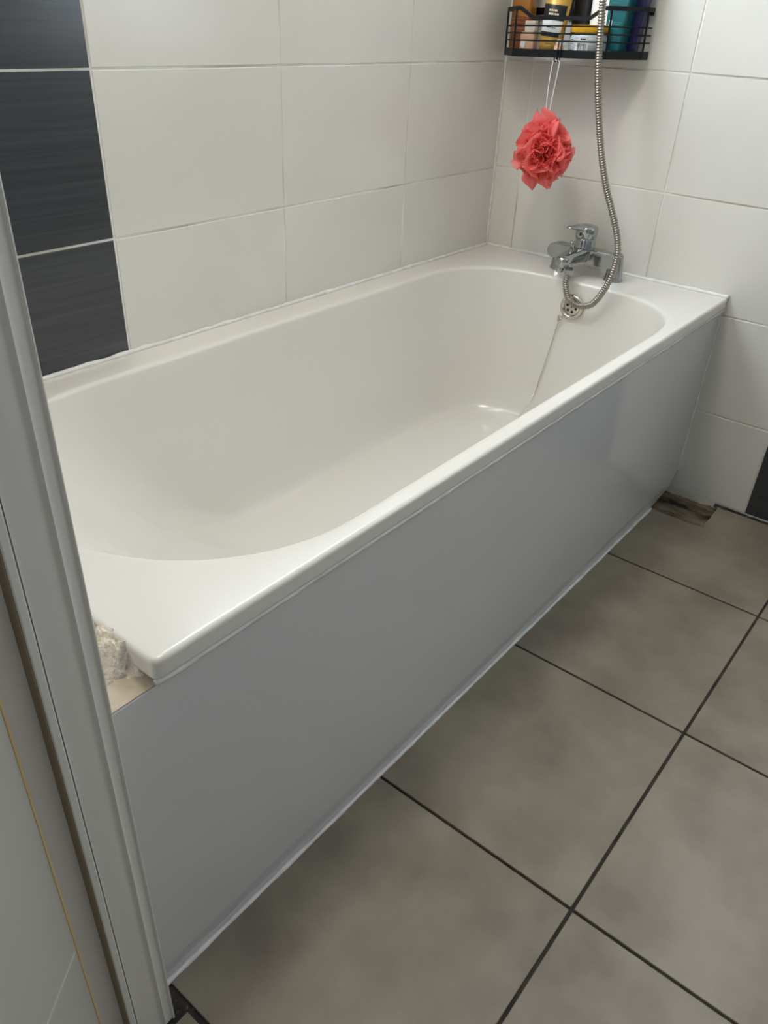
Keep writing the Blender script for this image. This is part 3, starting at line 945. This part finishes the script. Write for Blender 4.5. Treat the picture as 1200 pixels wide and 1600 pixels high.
# gold tube with black label
y = 0.168
t = thing('gold_tube', 'gold cosmetic tube with black and white label leaning in the caddy', 'tube', (0.090, y, cz(y) + 0.001), (TILT - 0.10, -0.02, 0.25))
V, F = [], []
n = 28
secs = [(0.0, 0.024, 0.022), (0.003, 0.0262, 0.024), (0.05, 0.0272, 0.022), (0.11, 0.030, 0.016), (0.165, 0.033, 0.004)]
def tube_sec(secs, lo, hi, off):
    V, F = [], []
    zs = [lo + (hi - lo) * i / 10 for i in range(11)]
    for z in zs:
        for (z0, w0, d0), (z1, w1, d1) in zip(secs[:-1], secs[1:]):
            if z0 <= z <= z1 + 1e-9:
                f_ = (z - z0) / (z1 - z0); w = w0 + (w1 - w0) * f_; d_ = d0 + (d1 - d0) * f_
        for k in range(n):
            a = 2 * PI * k / n
            V.append(((d_ + off) * math.cos(a), (w + off) * math.sin(a), z))
    for i in range(10):
        for k in range(n):
            F.append([i * n + k, i * n + (k + 1) % n, (i + 1) * n + (k + 1) % n, (i + 1) * n + k])
    F.append(list(range(n))); F.append(list(range(10 * n, 11 * n)))
    return mesh_of(V, F)
link('body', tube_sec(secs, 0.0, 0.165, 0.0), 'gold', t, smooth=True)
def label_patch(z0, z1, a0, a1, off, mat, name='label'):
    V, F = [], []
    na, nz = 16, 6
    for i in range(nz + 1):
        z = z0 + (z1 - z0) * i / nz
        for (s0_, w0, d0), (s1_, w1, d1) in zip(secs[:-1], secs[1:]):
            if s0_ <= z <= s1_ + 1e-9:
                f_ = (z - s0_) / (s1_ - s0_); w = w0 + (w1 - w0) * f_; d_ = d0 + (d1 - d0) * f_
        for k in range(na + 1):
            a = a0 + (a1 - a0) * k / na
            V.append(((d_ + off) * math.cos(a), (w + off) * math.sin(a), z))
    for i in range(nz):
        for k in range(na):
            q = i * (na + 1) + k
            F.append([q, q + 1, q + na + 2, q + na + 1])
    return link(name, mesh_of(V, F), mat, t, smooth=True)
label_patch(0.034, 0.046, -1.35, 0.75, 0.0006, 'black_gloss')
label_patch(0.043, 0.069, -1.35, 0.85, 0.0008, 'white_plastic')
label_patch(0.066, 0.096, -1.35, 0.95, 0.0010, 'black_gloss')
text_bars(t, [(0.083, 0.75), (0.076, 0.9)], 0.0212, 0.026, 'print_cream', 0.0036, 9)
text_bars(t, [(0.051, 1.0)], 0.0236, 0.022, 'print_dark', 0.0018, 12)
text_bars(t, [(0.020, 1.0)], 0.0252, 0.018, 'print_dark', 0.0014, 14)
link('emblem', lathe_mesh([(0.0, 0.0), (0.0042, 0.0), (0.0042, 0.0008), (0.0, 0.001)], 16), 'white_plastic', t, loc=(0.0215, -0.001, 0.0685), rot=(0, PI / 2, 0))
# small pink pot beside the gold tube
y = 0.2085
t = thing('pink_pot', 'tiny pink pot with a round white cap between gold tube and jar', 'pot', (0.116, y - 0.003, cz(y)), (TILT, 0, 0))
link('body', lathe_mesh([(0.0, 0.0), (0.0105, 0.0), (0.0115, 0.003), (0.0105, 0.017), (0.007, 0.021), (0.0, 0.021)], 20), 'peach', t, smooth=True)
link('cap', lathe_mesh([(0.0, 0.0205), (0.0066, 0.0205), (0.0072, 0.024), (0.006, 0.028), (0.003, 0.0298), (0.0, 0.030)], 18), 'white_plastic', t, smooth=True)
# jar with yellow lid
y = 0.262
t = thing('yellow_lid_jar', 'low silver jar with a yellow lid and barcode in the middle of the caddy', 'jar', (0.0845, y, cz(y)), (TILT, 0, 0))
link('body', lathe_mesh([(0.0, 0.0), (0.036, 0.0), (0.041, 0.003), (0.0415, 0.034), (0.037, 0.042), (0.034, 0.044), (0.0, 0.044)], 40), 'silver_label', t, smooth=True)
link('lid', lathe_mesh([(0.0, 0.044), (0.0405, 0.044), (0.0415, 0.046), (0.0415, 0.056), (0.040, 0.0585), (0.0, 0.0592)], 40), 'yellow', t, smooth=True)
def cyl_bars(r, spec, name, mat):
    V, F = [], []
    for a0, a1, z0, z1 in spec:
        k = len(V)
        V += [(r * math.cos(a), r * math.sin(a), z) for a, z in ((a0, z0), (a1, z0), (a1, z1), (a0, z1))]
        F.append([k, k + 1, k + 2, k + 3])
    o = link(name, mesh_of(V, F), mat, t)
    if name != 'label': o['kind'] = 'stuff'
    return o
def jar_patch(r, a0, a1, z0, z1, mat, name):
    return cyl_bars(r, [(a0 + (a1 - a0) * i / 8, a0 + (a1 - a0) * (i + 1) / 8, z0, z1) for i in range(8)], name, mat)
jar_patch(0.0419, -0.30, 0.46, 0.004, 0.030, 'white_plastic', 'label')
r_ = random.Random(5); a = -0.13; spec = []
while a < 0.38:
    w = r_.choice((0.012, 0.018, 0.034)); spec.append((a, a + w, 0.007, 0.0245)); a += w + r_.choice((0.012, 0.02, 0.03))
cyl_bars(0.0421, spec, 'barcode', 'print_dark')
cyl_bars(0.0421, [(-0.75, -0.45, 0.030, 0.0312), (-0.75, -0.5, 0.010, 0.0112), (-0.72, -0.4, 0.022, 0.0231), (0.02, 0.12, 0.030, 0.0335), (0.14, 0.30, 0.030, 0.033)], 'small_print', 'print_dark')
# black bottle and white bottle at the back
y = 0.214
t = thing('black_bottle', 'black bottle standing at the back of the caddy behind the gold tube', 'bottle', (0.036, y, cz(y)), (TILT, 0, 0), 'bottles in the shower caddy')
link('body', rbox(0.040, 0.028, 0.155, 0.006), 'black_gloss', t)
link('cap', lathe_mesh([(0.0, 0.1545), (0.012, 0.1545), (0.012, 0.180), (0.0, 0.180)], 18), 'black_gloss', t)
y = 0.266
t = thing('white_bottle', 'white bottle standing at the back of the caddy behind the jar', 'bottle', (0.033, y, cz(y)), (TILT, 0, 0), 'bottles in the shower caddy')
link('body', rbox(0.056, 0.030, 0.160, 0.008), 'white_plastic', t)
link('cap', lathe_mesh([(0.0, 0.1595), (0.013, 0.1595), (0.013, 0.185), (0.0, 0.185)], 18), 'white_plastic', t)
# teal bottle on its cap
y = 0.315
t = thing('teal_bottle', 'teal green bottle with a white foot at the right end of the caddy', 'bottle', (0.060, y, cz(y)), (TILT - 0.045, 0, -0.12), 'bottles in the shower caddy')
link('cap', rbox(0.040, 0.030, 0.010, 0.002), 'white_plastic', t)
V = []
for z, w, d_ in ((0.009, 0.042, 0.032), (0.060, 0.048, 0.034), (0.165, 0.058, 0.030)):
    for sx, sy in ((-1, -1), (1, -1), (1, 1), (-1, 1)):
        V.append((sx * d_ / 2, sy * w / 2, z))
F = [[0, 1, 2, 3], [8, 9, 10, 11]] + [[i * 4 + k, i * 4 + (k + 1) % 4, (i + 1) * 4 + (k + 1) % 4, (i + 1) * 4 + k] for i in range(2) for k in range(4)]
me = mesh_of(V, F)
bm = bmesh.new(); bm.from_mesh(me)
bmesh.ops.bevel(bm, geom=list(bm.edges), offset=0.004, segments=3, profile=0.5, affect='EDGES'); bm.to_mesh(me); bm.free()
link('body', me, 'teal', t)
text_bars(t, [(0.064, 0.5), (0.060, 0.45), (0.056, 0.5), (0.052, 0.4)], 0.0173, 0.040, 'teal_print', 0.0018, 21, y0=-0.004)
text_bars(t, [(0.038, 0.9), (0.034, 0.8), (0.030, 0.85), (0.086, 0.8), (0.100, 0.6)], 0.0173, 0.030, 'teal_print', 0.0014, 22)
link('info_square', box_mesh((0.0168, -0.0155, 0.057), (0.0174, -0.0075, 0.0685)), 'silver_label', t)
# navy bottle
y = 0.356
t = thing('navy_bottle', 'dark blue bottle squeezed in beside the teal bottle in the caddy', 'bottle', (0.034, y - 0.010, cz(y)), (TILT - 0.06, 0, 0), 'bottles in the shower caddy')
V = []
for z, w, d_ in ((0.0, 0.020, 0.024), (0.060, 0.026, 0.028), (0.165, 0.046, 0.028)):
    for sx, sy in ((-1, -1), (1, -1), (1, 1), (-1, 1)):
        V.append((sx * d_ / 2, sy * w / 2, z))
me = mesh_of(V, F)
bm = bmesh.new(); bm.from_mesh(me)
bmesh.ops.bevel(bm, geom=list(bm.edges), offset=0.004, segments=3, profile=0.5, affect='EDGES'); bm.to_mesh(me); bm.free()
link('body', me, 'blue', t)
link('cap', lathe_mesh([(0.0, 0.164), (0.012, 0.164), (0.012, 0.19), (0.0, 0.19)], 18), 'blue', t)
